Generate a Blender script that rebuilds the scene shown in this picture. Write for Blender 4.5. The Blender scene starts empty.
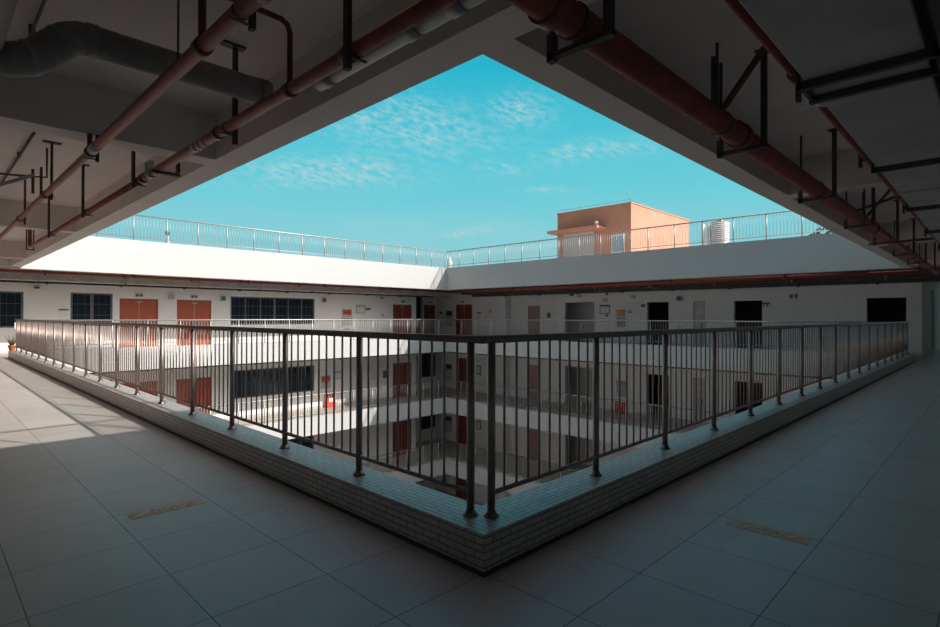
import bpy, bmesh, math, random
from mathutils import Vector, Matrix
random.seed(7)
SC = bpy.context.scene
COL = SC.collection

# ------------------------------------------------------------------ helpers
def lin(r, g, b):
    f = lambda c: (c/255/12.92) if c/255 <= .04045 else ((c/255+.055)/1.055)**2.4
    return (f(r), f(g), f(b), 1)

ORG = {}

class MB:
    """collects shapes (world metres) and links them as one mesh object"""
    def __init__(s): s.bm = bmesh.new()
    def box(s, a, b):
        x0, x1 = sorted((a[0], b[0])); y0, y1 = sorted((a[1], b[1])); z0, z1 = sorted((a[2], b[2]))
        v = [s.bm.verts.new(p) for p in ((x0,y0,z0),(x1,y0,z0),(x1,y1,z0),(x0,y1,z0),(x0,y0,z1),(x1,y0,z1),(x1,y1,z1),(x0,y1,z1))]
        for f in ((0,3,2,1),(4,5,6,7),(0,1,5,4),(1,2,6,5),(2,3,7,6),(3,0,4,7)):
            s.bm.faces.new([v[i] for i in f])
        return s
    def ring(s, c, t, r, n, ref=None):
        t = Vector(t).normalized()
        ref = ref or (Vector((0,0,1)) if abs(t.z) < .9 else Vector((1,0,0)))
        u = t.cross(ref).normalized(); w = t.cross(u)
        return [s.bm.verts.new(Vector(c) + u*(r*math.cos(2*math.pi*i/n)) + w*(r*math.sin(2*math.pi*i/n))) for i in range(n)]
    def tube(s, pts, r, n=12, cap=True):
        """tube along a polyline with mitred joints; r a number or one per point"""
        pts = [Vector(p) for p in pts]; R = r if isinstance(r, (list, tuple)) else [r]*len(pts)
        prev = None; first = None; refv = None
        for i, p in enumerate(pts):
            if i == 0: t = pts[1]-pts[0]
            elif i == len(pts)-1: t = pts[-1]-pts[-2]
            else: t = (pts[i]-pts[i-1]).normalized() + (pts[i+1]-pts[i]).normalized()
            t.normalize()
            if refv is None: refv = Vector((0,0,1)) if abs(t.z) < .9 else Vector((1,0,0))
            u = t.cross(refv)
            if u.length < 1e-3: u = t.orthogonal()
            u.normalize(); w = t.cross(u)
            if i: refv = -w if (-w).dot(refv) > 0 else w
            rr = R[i]
            vs = [s.bm.verts.new(p + u*(rr*math.cos(2*math.pi*k/n)) + w*(rr*math.sin(2*math.pi*k/n))) for k in range(n)]
            if prev:
                for k in range(n): s.bm.faces.new((prev[k], prev[(k+1)%n], vs[(k+1)%n], vs[k])).smooth = True
            else: first = vs
            prev = vs
        if cap:
            s.bm.faces.new(list(reversed(first))); s.bm.faces.new(prev)
        return s
    def cyl(s, a, b, r, n=16, r2=None):
        return s.tube([a, b], [r, r if r2 is None else r2], n)
    def lathe(s, c, prof, n=24):
        prev = None
        for (r, z) in prof:
            vs = [s.bm.verts.new((c[0]+r*math.cos(2*math.pi*k/n), c[1]+r*math.sin(2*math.pi*k/n), c[2]+z)) for k in range(n)]
            if prev:
                for k in range(n): s.bm.faces.new((prev[k], prev[(k+1)%n], vs[(k+1)%n], vs[k])).smooth = True
            else: s.bm.faces.new(list(reversed(vs)))
            prev = vs
        s.bm.faces.new(prev)
        return s
    def bar(s, a, b, w, h):
        """rectangular bar from a to b, w wide (horizontal), h high"""
        a = Vector(a); b = Vector(b); t = (b-a).normalized()
        up = Vector((0,0,1)) if abs(t.z) < .95 else Vector((1,0,0))
        u = t.cross(up).normalized()*(w/2); v = u.cross(t).normalized()*(h/2)
        q = [[s.bm.verts.new(p + x*u + y*v) for x, y in ((-1,-1),(1,-1),(1,1),(-1,1))] for p in (a, b)]
        for k in range(4): s.bm.faces.new((q[0][k], q[0][(k+1)%4], q[1][(k+1)%4], q[1][k]))
        s.bm.faces.new(list(reversed(q[0]))); s.bm.faces.new(q[1])
        return s
    def build(s, name, m, parent=None, org=None, bevel=0):
        if parent is not None: org = ORG[parent]
        org = Vector(org or (0,0,0))
        bmesh.ops.recalc_face_normals(s.bm, faces=s.bm.faces)
        bmesh.ops.translate(s.bm, verts=s.bm.verts, vec=-org)
        me = bpy.data.meshes.new(name); s.bm.to_mesh(me); s.bm.free()
        me.materials.append(m)
        o = bpy.data.objects.new(name, me); COL.objects.link(o)
        if parent is not None: o.parent = parent
        else: o.location = org
        ORG[o] = org
        if bevel:
            md = o.modifiers.new('bevel', 'BEVEL'); md.width = bevel; md.segments = 2; md.limit_method = 'ANGLE'
        return o

def thing(name, label, cat, loc, group=None):
    o = bpy.data.objects.new(name, None); COL.objects.link(o)
    o.location = loc; o.empty_display_size = .1
    o['label'] = label; o['category'] = cat
    if group: o['group'] = group
    ORG[o] = Vector(loc)
    return o
def tag(o, label, cat, group=None):
    o['label'] = label; o['category'] = cat
    if group: o['group'] = group
    return o
def struct(o): o['kind'] = 'structure'; return o
def stuff(o): o['kind'] = 'stuff'; return o

# ------------------------------------------------------------------ materials
class NT:
    def __init__(s, name):
        s.m = bpy.data.materials.new(name); s.m.use_nodes = True
        s.t = s.m.node_tree; s.b = s.t.nodes['Principled BSDF']
    def n(s, typ, **kw):
        nd = s.t.nodes.new(typ)
        for k, v in kw.items(): setattr(nd, k, v)
        return nd
    def l(s, a, b): s.t.links.new(a, b)
    def math(s, op, a, b=None, c=None):
        nd = s.n('ShaderNodeMath', operation=op)
        for i, v in enumerate((a, b, c)):
            if v is None: continue
            if isinstance(v, (int, float)): nd.inputs[i].default_value = v
            else: s.l(v, nd.inputs[i])
        return nd.outputs[0]
    def mix(s, f, a, b):
        nd = s.n('ShaderNodeMix', data_type='RGBA')
        if isinstance(f, (int, float)): nd.inputs[0].default_value = f
        else: s.l(f, nd.inputs[0])
        for k, v in ((6, a), (7, b)):
            if isinstance(v, tuple): nd.inputs[k].default_value = v
            else: s.l(v, nd.inputs[k])
        return nd.outputs[2]
    def noise(s, scale, detail=4, vec=None, rough=.55):
        nd = s.n('ShaderNodeTexNoise'); nd.inputs['Scale'].default_value = scale; nd.inputs['Detail'].default_value = detail
        nd.inputs['Roughness'].default_value = rough
        s.l(vec if vec is not None else s.obj(), nd.inputs['Vector'])
        return nd.outputs[0]
    def obj(s):
        if not hasattr(s, '_o'): s._o = s.n('ShaderNodeTexCoord').outputs['Object']
        return s._o
    def geo(s):
        if not hasattr(s, '_g'): s._g = s.n('ShaderNodeNewGeometry')
        return s._g
    def ramp(s, f, lo, hi):
        nd = s.n('ShaderNodeMapRange'); s.l(f, nd.inputs[0]); nd.inputs[1].default_value = lo; nd.inputs[2].default_value = hi
        return nd.outputs[0]
    def bump(s, h, strength=.3, dist=.01):
        nd = s.n('ShaderNodeBump'); nd.inputs['Strength'].default_value = strength; nd.inputs['Distance'].default_value = dist
        s.l(h, nd.inputs['Height']); s.l(nd.outputs[0], s.b.inputs['Normal'])
    def set(s, col=None, rough=.6, metal=0, spec=.5):
        if col is not None:
            if isinstance(col, tuple): s.b.inputs['Base Color'].default_value = col
            else: s.l(col, s.b.inputs['Base Color'])
        s.b.inputs['Roughness'].default_value = rough; s.b.inputs['Metallic'].default_value = metal
        s.b.inputs['Specular IOR Level'].default_value = spec
        return s.m

def mottled(name, c1, c2, scale=3, rough=.7, metal=0, bump=0, spec=.5, lo=.35, hi=.65):
    t = NT(name); f = t.ramp(t.noise(scale, 6), lo, hi)
    m = t.set(t.mix(f, c1, c2), rough, metal, spec)
    if bump: t.bump(t.noise(scale*12, 4), bump, .004)
    return m
def C(r, g=None, b=None): return (r, r if g is None else g, r if b is None else b, 1)

M = {}
M['plaster'] = mottled('white wall paint', C(.80,.79,.78), C(.85,.84,.83), 1.2, .75)
M['plaster_grey'] = mottled('corridor paint', C(.66,.62,.60), C(.70,.66,.64), 1.2, .8)
M['ceiling'] = mottled('ceiling paint', C(.70,.60,.565), C(.76,.66,.625), 1.5, .85, bump=.15)
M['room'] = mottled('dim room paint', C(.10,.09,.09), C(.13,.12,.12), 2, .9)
M['beam'] = M['ceiling']
M['steel'] = mottled('brushed stainless steel', C(.33,.258,.235), C(.41,.33,.30), 30, .42, .85)
M['steel_light'] = mottled('bright stainless steel', C(.42,.40,.385), C(.50,.48,.46), 20, .5, .7)
M['steel_base'] = mottled('post flange steel', C(.20,.18,.17), C(.30,.27,.26), 30, .42, 1)
M['red_pipe'] = mottled('red pipe paint', C(.27,.052,.033), C(.34,.078,.052), 5, .55, bump=.1)
M['red_dark'] = mottled('faded red iron', C(.14,.045,.035), C(.20,.06,.045), 6, .6)
M['coupling'] = mottled('grooved coupling', C(.16,.04,.03), C(.24,.06,.045), 9, .45)
M['iron'] = mottled('dark angle iron', C(.045,.032,.03), C(.075,.056,.052), 8, .6)
M['galv'] = mottled('galvanised grey', C(.30,.30,.30), C(.42,.42,.42), 5, .5, .5)
M['pvc'] = mottled('grey plastic pipe', C(.40,.38,.37), C(.46,.44,.43), 3, .45)
M['wrap'] = mottled('grey duct wrapping', C(.26,.22,.21), C(.34,.29,.275), 9, .65, bump=.5)
M['duct'] = mottled('duct board', C(.33,.295,.29), C(.44,.40,.39), 2.2, .6, bump=.2)
M['duct_light'] = mottled('duct foil', C(.36,.35,.34), C(.50,.48,.46), 4, .55)
M['door'] = mottled('orange door', C(.38,.078,.032), C(.44,.095,.04), 2, .45)
M['door_frame'] = mottled('door frame', C(.33,.07,.03), C(.38,.09,.04), 2, .5)
M['door_red'] = mottled('dark red door', C(.21,.042,.026), C(.26,.054,.033), 2, .5)
M['door_brown'] = mottled('brown door', C(.36,.24,.20), C(.40,.27,.23), 2, .55)
M['door_grey'] = mottled('pale grey door', C(.52,.48,.46), C(.58,.54,.52), 2, .5)
M['glass'] = NT('dark window glass').set(C(.012,.020,.030), .08, 0, .5)
M['alu'] = mottled('dark window frame', C(.10,.10,.11), C(.14,.14,.15), 5, .5)
M['grille'] = NT('window grille').set(C(.06,.085,.10), .5)
M['white'] = mottled('white enamel', C(.75,.75,.74), C(.8,.8,.79), 4, .5)
M['grey'] = mottled('grey plastic', C(.40,.40,.40), C(.46,.46,.46), 5, .5)
M['darkgrey'] = mottled('dark plastic', C(.09,.09,.09), C(.13,.13,.13), 5, .5)
M['red'] = mottled('red print', C(.60,.05,.03), C(.7,.09,.05), 9, .5)
M['orange'] = mottled('orange print', C(.62,.25,.08), C(.70,.33,.12), 9, .5)
M['blue'] = mottled('blue print', C(.26,.32,.50), C(.42,.46,.6), 14, .5)
M['paper'] = mottled('paper print', C(.55,.53,.50), C(.78,.76,.72), 16, .6)
M['ink'] = NT('black print').set(C(.06), .6)
M['terracotta'] = mottled('terracotta wall paint', C(.53,.25,.165), C(.58,.285,.19), 1.0, .8)
M['shutter'] = None
M['hatch'] = mottled('pale shutter', C(.50,.50,.50), C(.56,.56,.56), 3, .5)
M['pot'] = mottled('clay pot', C(.40,.12,.05), C(.52,.18,.08), 12, .6)
M['leaf'] = mottled('dry leaves', C(.10,.11,.05), C(.20,.17,.09), 20, .7)
M['tree_leaf'] = mottled('tree leaves', C(.05,.09,.05), C(.10,.16,.08), 6, .7)
M['bark'] = mottled('bark', C(.10,.07,.05), C(.16,.12,.09), 8, .8)
M['roof'] = mottled('roof screed', C(.45,.43,.41), C(.52,.50,.48), 1, .85)

def grid_lines(t, u, pitch, off, w):
    """1 on the joint lines of a coordinate, else 0"""
    f = t.math('FRACT', t.math('DIVIDE', t.math('SUBTRACT', u, off - w/2), pitch))
    return t.math('LESS_THAN', f, w/pitch)

# porcelain floor tiles, 0.603 m grid
t = NT('floor tiles'); sep = t.n('ShaderNodeSeparateXYZ'); t.l(t.geo().outputs['Position'], sep.inputs[0])
gx = grid_lines(t, sep.outputs[0], .6025, .022, .006); gy = grid_lines(t, sep.outputs[1], .6025, .022, .006)
joint = t.math('MAXIMUM', gx, gy)
cellx = t.math('FLOOR', t.math('DIVIDE', t.math('SUBTRACT', sep.outputs[0], .022), .6025))
celly = t.math('FLOOR', t.math('DIVIDE', t.math('SUBTRACT', sep.outputs[1], .022), .6025))
cv = t.n('ShaderNodeCombineXYZ'); t.l(cellx, cv.inputs[0]); t.l(celly, cv.inputs[1])
wn = t.n('ShaderNodeTexWhiteNoise', noise_dimensions='3D'); t.l(cv.outputs[0], wn.inputs['Vector'])
base = t.mix(wn.outputs['Value'], C(.47,.43,.39), C(.51,.465,.425))
dirt = t.ramp(t.noise(1.6, 7, t.geo().outputs['Position'], .65), .50, .78)
base = t.mix(t.math('MULTIPLY', dirt, .35), base, C(.30,.265,.24))
scuff = t.math('GREATER_THAN', t.noise(9, 5, t.geo().outputs['Position'], .6), .70)
base = t.mix(t.math('MULTIPLY', scuff, .35), base, C(.22,.20,.19))
M['floor'] = t.set(t.mix(joint, base, C(.12,.10,.09)), .42, 0, .5)
rr = t.math('ADD', .33, t.math('MULTIPLY', t.noise(3, 5, t.geo().outputs['Position']), .2)); t.l(rr, t.b.inputs['Roughness'])
t.bump(t.math('SUBTRACT', 1, joint), .4, .002)

def bricks(name, axis, c1, c2, mortar, w, h, msize, rough, bump=.5, offset=.5, dirt=.35):
    """small tiles laid in courses; axis 0/1 = the run of the courses"""
    t = NT(name); sep = t.n('ShaderNodeSeparateXYZ'); t.l(t.geo().outputs['Position'], sep.inputs[0])
    sn = t.n('ShaderNodeSeparateXYZ'); t.l(t.geo().outputs['True Normal'], sn.inputs[0])
    top = t.math('GREATER_THAN', t.math('ABSOLUTE', sn.outputs[2]), .5)
    end = t.math('GREATER_THAN', t.math('ABSOLUTE', sn.outputs[axis]), .5)
    u = t.math('ADD', t.math('MULTIPLY', sep.outputs[axis], t.math('SUBTRACT', 1, end)), t.math('MULTIPLY', sep.outputs[1-axis], end))
    v = t.math('ADD', t.math('MULTIPLY', sep.outputs[1-axis], top), t.math('MULTIPLY', sep.outputs[2], t.math('SUBTRACT', 1, top)))
    cb = t.n('ShaderNodeCombineXYZ'); t.l(u, cb.inputs[0]); t.l(v, cb.inputs[1])
    br = t.n('ShaderNodeTexBrick'); t.l(cb.outputs[0], br.inputs['Vector'])
    br.offset = offset
    for k, val in (('Color1', c1), ('Color2', c2), ('Mortar', mortar)): br.inputs[k].default_value = val
    br.inputs['Scale'].default_value = 1; br.inputs['Brick Width'].default_value = w; br.inputs['Row Height'].default_value = h
    br.inputs['Mortar Size'].default_value = msize; br.inputs['Mortar Smooth'].default_value = .1; br.inputs['Bias'].default_value = 0
    d = t.ramp(t.noise(5, 6, t.geo().outputs['Position']), .45, .8)
    col = t.mix(t.math('MULTIPLY', d, dirt), br.outputs['Color'], tuple(x*.55 for x in c1[:3]) + (1,))
    m = t.set(col, rough, 0, .5)
    if bump: t.bump(t.math('SUBTRACT', 1, br.outputs['Fac']), bump, .003)
    return m
KT = (C(.45,.40,.38), C(.53,.48,.455), C(.17,.145,.135))
M['kerb_left'] = bricks('kerb tiles along the left run', 1, *KT, .145, .0405, .0045, .4)
M['kerb_right'] = bricks('kerb tiles along the right run', 0, *KT, .145, .0405, .0045, .4)
FT = (C(.525,.53,.53), C(.55,.555,.555), C(.44,.445,.445))
M['facade_x'] = bricks('white facade tiles along x', 0, *FT, .05, .2, .004, .45, .2, 0, .04)
M['facade_y'] = bricks('white facade tiles along y', 1, *FT, .05, .2, .004, .45, .2, 0, .04)
t = NT('worn floor sticker')
f1 = t.ramp(t.noise(14, 6), .42, .60); f2 = t.math('GREATER_THAN', t.noise(11, 3), .60)
c = t.mix(f1, C(.62,.34,.18), C(.58,.49,.40)); c = t.mix(t.math('MULTIPLY', f2, .45), c, C(.34,.10,.07))
M['sticker'] = t.set(c, .6)
t = NT('ribbed stainless tank'); w = t.n('ShaderNodeTexWave', wave_type='BANDS', bands_direction='Z'); w.inputs['Scale'].default_value = 3.2
t.l(t.obj(), w.inputs['Vector']); M['tank'] = t.set(C(.74,.75,.76), .3, .9); t.bump(w.outputs['Fac'], 1.0, .05)

# ------------------------------------------------------------------ main measures (metres; eye at 1.4 above the floor)
FX, FY = 19.72, 21.42          # inner faces of the far parapets
KX, KY = 20.15, 21.65          # outer faces of the far kerbs
WX, WY = 23.6, 24.6            # far room walls
ST = 3.6                       # storey height
BB, SL = 3.03, 3.5             # beam soffit, slab soffit
PT = 4.27                      # roof parapet top
NW = -3.3                      # back walls of the near corridors
XO, YO = 40, 40

# ------------------------------------------------------------------ the setting
def slab(z0, z1, m, name, e=.16):
    b = MB()
    b.box((NW-.2, NW-.2, z0), (e, YO, z1)); b.box((e, NW-.2, z0), (XO, e, z1))
    b.box((e, FY+.15, z0), (XO, YO, z1)); b.box((FX+.15, e, z0), (XO, FY+.15, z1))
    return struct(b.build(name, m))
slab(-.30, 0, M['floor'], 'floor')
for k in (1, 2): slab(-ST*k-.30, -ST*k, M['floor'], 'floor')
struct(MB().box((NW-.2, NW-.2, -ST*3-.3), (XO, YO, -ST*3)).build('floor', M['floor']))
ceil = slab(SL, ST, M['ceiling'], 'ceiling')
# beams under the slab
def beam(a, b): MB().box(a, b).build('beam', M['beam'], ceil)
for y in (3.85, 10.85, 17.85): beam((NW, y, BB), (.02, y+.28, SL))
for x in (5.95, 12.95): beam((x, NW, BB), (x+.28, .04, SL))
beam((.02, NW, BB), (.29, .04, SL))
beam((NW, FY+.02, BB), (.02, FY+.28, SL)); beam((FX+.02, NW, BB), (FX+.28, .04, SL))
beam((FX+.28, FY+.02, BB), (WX, FY+.28, SL)); beam((FX+.02, FY+.28, BB), (FX+.28, WY, SL))
# roof parapets and edge beams round the court
struct(MB().box((.02, .04, BB), (.30, FY, PT)).build('wall_near_left_parapet', M['beam']))
struct(MB().box((.30, .04, BB), (FX, .30, PT)).build('wall_near_right_parapet', M['beam']))
struct(MB().box((.02, FY, 2.98), (FX, FY+.28, PT)).build('wall_far_left_parapet', M['facade_x']))
struct(MB().box((FX, .04, 2.98), (FX+.28, FY+.28, PT)).build('wall_far_right_parapet', M['facade_y']))
# floor-edge bands below
for k in range(4):
    z = -ST*k
    if k == 3: continue
    struct(MB().box((.32, FY, z-.65), (FX, KY, z+.22)).build('wall_far_left_band', M['facade_x']))
    struct(MB().box((FX, .32, z-.65), (KX, KY, z+.22)).build('wall_far_right_band', M['facade_y']))
struct(MB().box((.0, .0, -ST*3), (.32, KY, -.02)).build('wall_near_left_below', M['facade_y']))
struct(MB().box((.32, .0, -ST*3), (KX, .32, -.02)).build('wall_near_right_below', M['facade_x']))
# kerb under the near railings
k1 = thing('kerb', 'low grey brick-tiled kerb running under the front corner railings', 'kerb', (.16, .16, 0))
MB().box((0, 0, .022), (.32, KY, .222)).build('kerb_run', M['kerb_left'], k1)
MB().box((.32, 0, .022), (KX, .32, .222)).build('kerb_run', M['kerb_right'], k1)
MB().box((-.012, -.012, .0), (.32, KY, .022)).box((.32, -.012, .0), (KX, .32, .022)).build('foot_strip', NT('dark kerb foot').set(C(.05,.04,.036), .7), k1)  # narrow dark strip along the foot of both kerb runs
# back walls of the near corridors
struct(MB().box((NW-.2, NW-.2, 0), (NW, YO, SL)).build('wall_left', M['plaster_grey']))
struct(MB().box((NW, NW-.2, 0), (XO, NW, SL)).build('wall_back', M['plaster_grey']))

class Side:
    """a far room wall: u along the wall, d into the wall (negative = towards the court)"""
    def __init__(s, axis, base): s.a, s.b = axis, base
    def p(s, u, d, z): return (u, s.b+d, z) if s.a == 0 else (s.b+d, u, z)
FLW, FRW = Side(0, WY), Side(1, WX)
def wbox(mb, S, u0, u1, d0, d1, z0, z1): return mb.box(S.p(u0, d0, z0), S.p(u1, d1, z1))
def holed_wall(name, S, u0, u1, z0, z1, holes, m, th=.2):
    b = MB(); us = sorted({u0, u1, *[h[0] for h in holes], *[h[1] for h in holes]})
    for a, c in zip(us, us[1:]):
        if a < u0 or c > u1: continue
        zs = sorted([(h[2], h[3]) for h in holes if h[0] <= a+1e-6 and h[1] >= c-1e-6]); z = z0
        for q0, q1 in zs:
            if q0 > z: wbox(b, S, a, c, 0, th, z, q0)
            z = max(z, q1)
        if z < z1: wbox(b, S, a, c, 0, th, z, z1)
    return struct(b.build(name, m))

# openings (u0, u1, z0, z1) above each floor
D1, D2, D3 = (3.85, 5.32, 0, 2.14), (6.08, 7.57, 0, 2.14), (18.25, 19.72, 0, 2.14)
WA, WB_, WC = (-.75, .70, .95, 2.31), (2.16, 3.60, .98, 2.33), (8.46, 12.95, .98, 2.36)
D5, GD = (23.06, 24.60, 0, 2.22), (7.90, 8.46, 0, 2.15)
O1, O2, O3, OW = (13.79, 15.71, 0, 2.22), (9.65, 10.77, 0, 2.15), (5.46, 6.62, 0, 2.14), (.55, 1.75, 1.2, 2.16)
REC = (16.22, 20.15)
nwin = [0]; ndoor = [0]
def window(S, w, cols, heavy, rows=3):
    nwin[0] += 1
    u0, u1, z0, z1 = w; f = MB()
    for a, b in ((u0, u0+.07), (u1-.07, u1)): wbox(f, S, a, b, .02, .10, z0, z1)
    wbox(f, S, u0, u1, .02, .10, z0, z0+.06); wbox(f, S, u0, u1, .02, .10, z1-.06, z1)
    for k in range(1, cols):
        c = u0+(u1-u0)*k/cols; hw = .06 if k in heavy else .025
        wbox(f, S, c-hw, c+hw, .03, .09, z0+.06, z1-.06)
    fr = struct(f.build('window_%d' % nwin[0], M['alu'], org=S.p((u0+u1)/2, .06, z0)))
    wbox(MB(), S, u0+.03, u1-.03, .055, .065, z0+.03, z1-.03).build('pane', M['glass'], fr)
    g = MB()
    for k in range(1, rows): 
        z = z0+(z1-z0)*k/rows; wbox(g, S, u0+.03, u1-.03, .045, .055, z-.012, z+.012)
    n = int((u1-u0)/.22)
    for k in range(1, n):
        c = u0+(u1-u0)*k/n; wbox(g, S, c-.004, c+.004, .046, .054, z0+.03, z1-.03)
    g.build('grille', M['grille'], fr)
    return fr
def door(S, w, m, leaves=2, dd=0.0, frame=None, plates=False):
    ndoor[0] += 1
    u0, u1, z0, z1 = w; f = MB()
    for a, b in ((u0, u0+.06), (u1-.06, u1)): wbox(f, S, a, b, dd+.01, dd+.14, z0, z1)
    wbox(f, S, u0, u1, dd+.01, dd+.14, z1-.06, z1)
    fr = struct(f.build('door_%d' % ndoor[0], frame or M['door_frame'], org=S.p((u0+u1)/2, dd+.07, z0)))
    W = (u1-u0-.12)/leaves
    for k in range(leaves):
        a = u0+.06+W*k
        lf = wbox(MB(), S, a+.004, a+W-.004, dd+.04, dd+.09, z0+.01, z1-.062).build('door_leaf', m, fr)
        hx = a+W-.10 if k == 0 and leaves == 2 else a+.10
        h = MB(); wbox(h, S, hx-.02, hx+.02, dd-.02, dd+.04, z0+.92, z0+1.12); h.build('door_handle', M['darkgrey'], lf)
    if leaves == 2:
        c = (u0+u1)/2; wbox(MB(), S, c-.10, c+.12, dd+.0, dd+.045, z1-.16, z1-.11).build('door_closer', M['grey'], fr)
        wbox(MB(), S, c-.008, c+.008, dd+.03, dd+.045, z0+.01, z1-.07).build('meeting_strip', M['grey'], fr)
    if plates:
        c = (u0+u1)/2
        wbox(MB(), S, c-.10, c+.10, dd+.032, dd+.042, z1-.60, z1-.42).build('notice', M['paper'], fr)
        wbox(MB(), S, c-.12, c+.14, dd+.032, dd+.042, z1-.86, z1-.80).build('notice', M['paper'], fr)
    return fr
RECW = Side(0, WY+2.0)      # back of the corner recess
RRW = Side(1, WX+.5)       # back of the lobby recess
def up(w, z): return (w[0], w[1], w[2]+z, w[3]+z)
for k in range(4):
    z = -ST*k; top = z+SL if k == 0 else z+ST-.30
    holes = [up(w, z) for w in (D1, D2, D3, WA, WB_, WC)]
    holed_wall('wall_far_left', FLW, NW, 20.08, z, top, holes, M['plaster'])
    holes = [up(w, z) for w in (D5, GD, O1, O2, O3, OW)] + [(REC[0], REC[1], z, top)]
    holed_wall('wall_far_right', FRW, .1, WY+2.2, z, top, holes, M['plaster'])
    # the recess in the far corner and the lobby recess
    D4 = (22.46, 23.50, 0, 2.22)
    if k == 0:
        rh = [up(D4, z), (21.0, 22.30, z, z+2.75)]
    else:
        rh = [(22.11, 23.55, z+.80, z+2.50)]
    holed_wall('wall_corner_recess', RECW, 20.08, WX, z, top, rh, M['plaster'])
    struct(MB().box((19.88, WY+.2, z), (20.08, WY+2.0, top)).build('wall_corner_return', M['plaster']))
    RD = (17.85, 18.76, 0, 2.08)
    holed_wall('wall_lobby_back', RRW, REC[0]-.02, REC[1]+.02, z, top, [up(RD, z)], M['plaster'])
    struct(MB().box((WX+.2, REC[1], z), (WX+.5, REC[1]+.2, top)).build('wall_lobby_side', M['plaster']))
    struct(MB().box((WX+.2, REC[0]-.2, z), (WX+.5, REC[0], top)).build('wall_lobby_side', M['plaster']))
    door(FLW, up(D1, z), M['door']); door(FLW, up(D2, z), M['door']); door(FLW, up(D3, z), M['door_red'])
    window(FLW, up(WB_, z), 2, (1,)); window(FLW, up(WC, z), 6, (3,))
    door(FRW, up(D5, z), M['door_red']); door(FRW, up(GD, z), M['door_grey'], 1, frame=M['grey'], plates=True)
    door(RRW, up(RD, z), M['door_brown'], 1, frame=M['door_brown'])
    if k == 0:
        wa = window(FLW, WA, 2, (1,)); wbox(MB(), FLW, WA[0]+.08, WA[1]-.08, .066, .09, .98, 1.70).build('pale_blind', M['grey'], wa)
        door(RECW, D4, M['door_red'])
    else: window(RECW, (22.11, 23.55, z+.80, z+2.50), 2, (1,), 2)
    # dim rooms behind
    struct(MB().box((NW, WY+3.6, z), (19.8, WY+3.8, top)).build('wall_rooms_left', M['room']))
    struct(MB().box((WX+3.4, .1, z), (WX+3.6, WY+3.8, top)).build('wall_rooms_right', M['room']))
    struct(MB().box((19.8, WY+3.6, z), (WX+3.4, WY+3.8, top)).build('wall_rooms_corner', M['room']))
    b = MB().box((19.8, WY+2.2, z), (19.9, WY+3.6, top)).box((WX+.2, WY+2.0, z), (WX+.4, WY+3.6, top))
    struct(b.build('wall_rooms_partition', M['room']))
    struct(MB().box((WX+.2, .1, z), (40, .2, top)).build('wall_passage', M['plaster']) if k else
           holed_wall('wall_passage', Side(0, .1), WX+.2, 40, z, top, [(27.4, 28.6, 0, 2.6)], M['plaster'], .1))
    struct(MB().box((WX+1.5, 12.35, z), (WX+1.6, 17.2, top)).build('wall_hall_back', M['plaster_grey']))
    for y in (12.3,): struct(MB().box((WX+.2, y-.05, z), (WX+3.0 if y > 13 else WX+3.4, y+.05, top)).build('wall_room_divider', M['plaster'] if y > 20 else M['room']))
    # skirting
    b = MB()
    for a, c in ((NW, D1[0]), (D1[1], D2[0]), (D2[1], D3[0]), (D3[1], 20.08)): wbox(b, FLW, a, c, -.012, 0, z, z+.12)
    struct(b.build('baseboard_far_left', M['door_grey']))
    b = MB()
    for a, c in ((.1, O3[0]), (O3[1], GD[0]), (GD[1], O2[0]), (O2[1], O1[0]), (O1[1], REC[0]), (REC[1], D5[0]), (D5[1], WY+2)): wbox(b, FRW, a, c, -.012, 0, z, z+.12)
    struct(b.build('baseboard_far_right', M['door_grey']))
struct(MB().box((WX+.2, .088, 0), (27.4, .1, .12)).box((28.6, .088, 0), (40, .1, .12)).build('baseboard_passage', M['white']))

# ------------------------------------------------------------------ railings
def unit_tube(name, r, h, n, m):
    b = MB().cyl((0,0,0), (0,0,h), r, n); b.bm.normal_update()
    me = bpy.data.meshes.new(name); bmesh.ops.recalc_face_normals(b.bm, faces=b.bm.faces); b.bm.to_mesh(me); b.bm.free()
    me.materials.append(m); return me
def flange_mesh(m, r):
    b = MB().lathe((0,0,0), [(r*1.9, 0), (r*1.9, .008), (r*1.5, .016), (r*1.25, .03), (r*1.02, .034)], 20)
    me = bpy.data.meshes.new('flange'); bmesh.ops.recalc_face_normals(b.bm, faces=b.bm.faces); b.bm.to_mesh(me); b.bm.free()
    me.materials.append(m); return me
def link(name, me, parent, w):
    o = bpy.data.objects.new(name, me); COL.objects.link(o); o.parent = parent; o.location = Vector(w) - ORG[parent]; ORG[o] = Vector(w); return o
EYE = Vector((-2.15, -2.0, 1.4))
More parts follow.
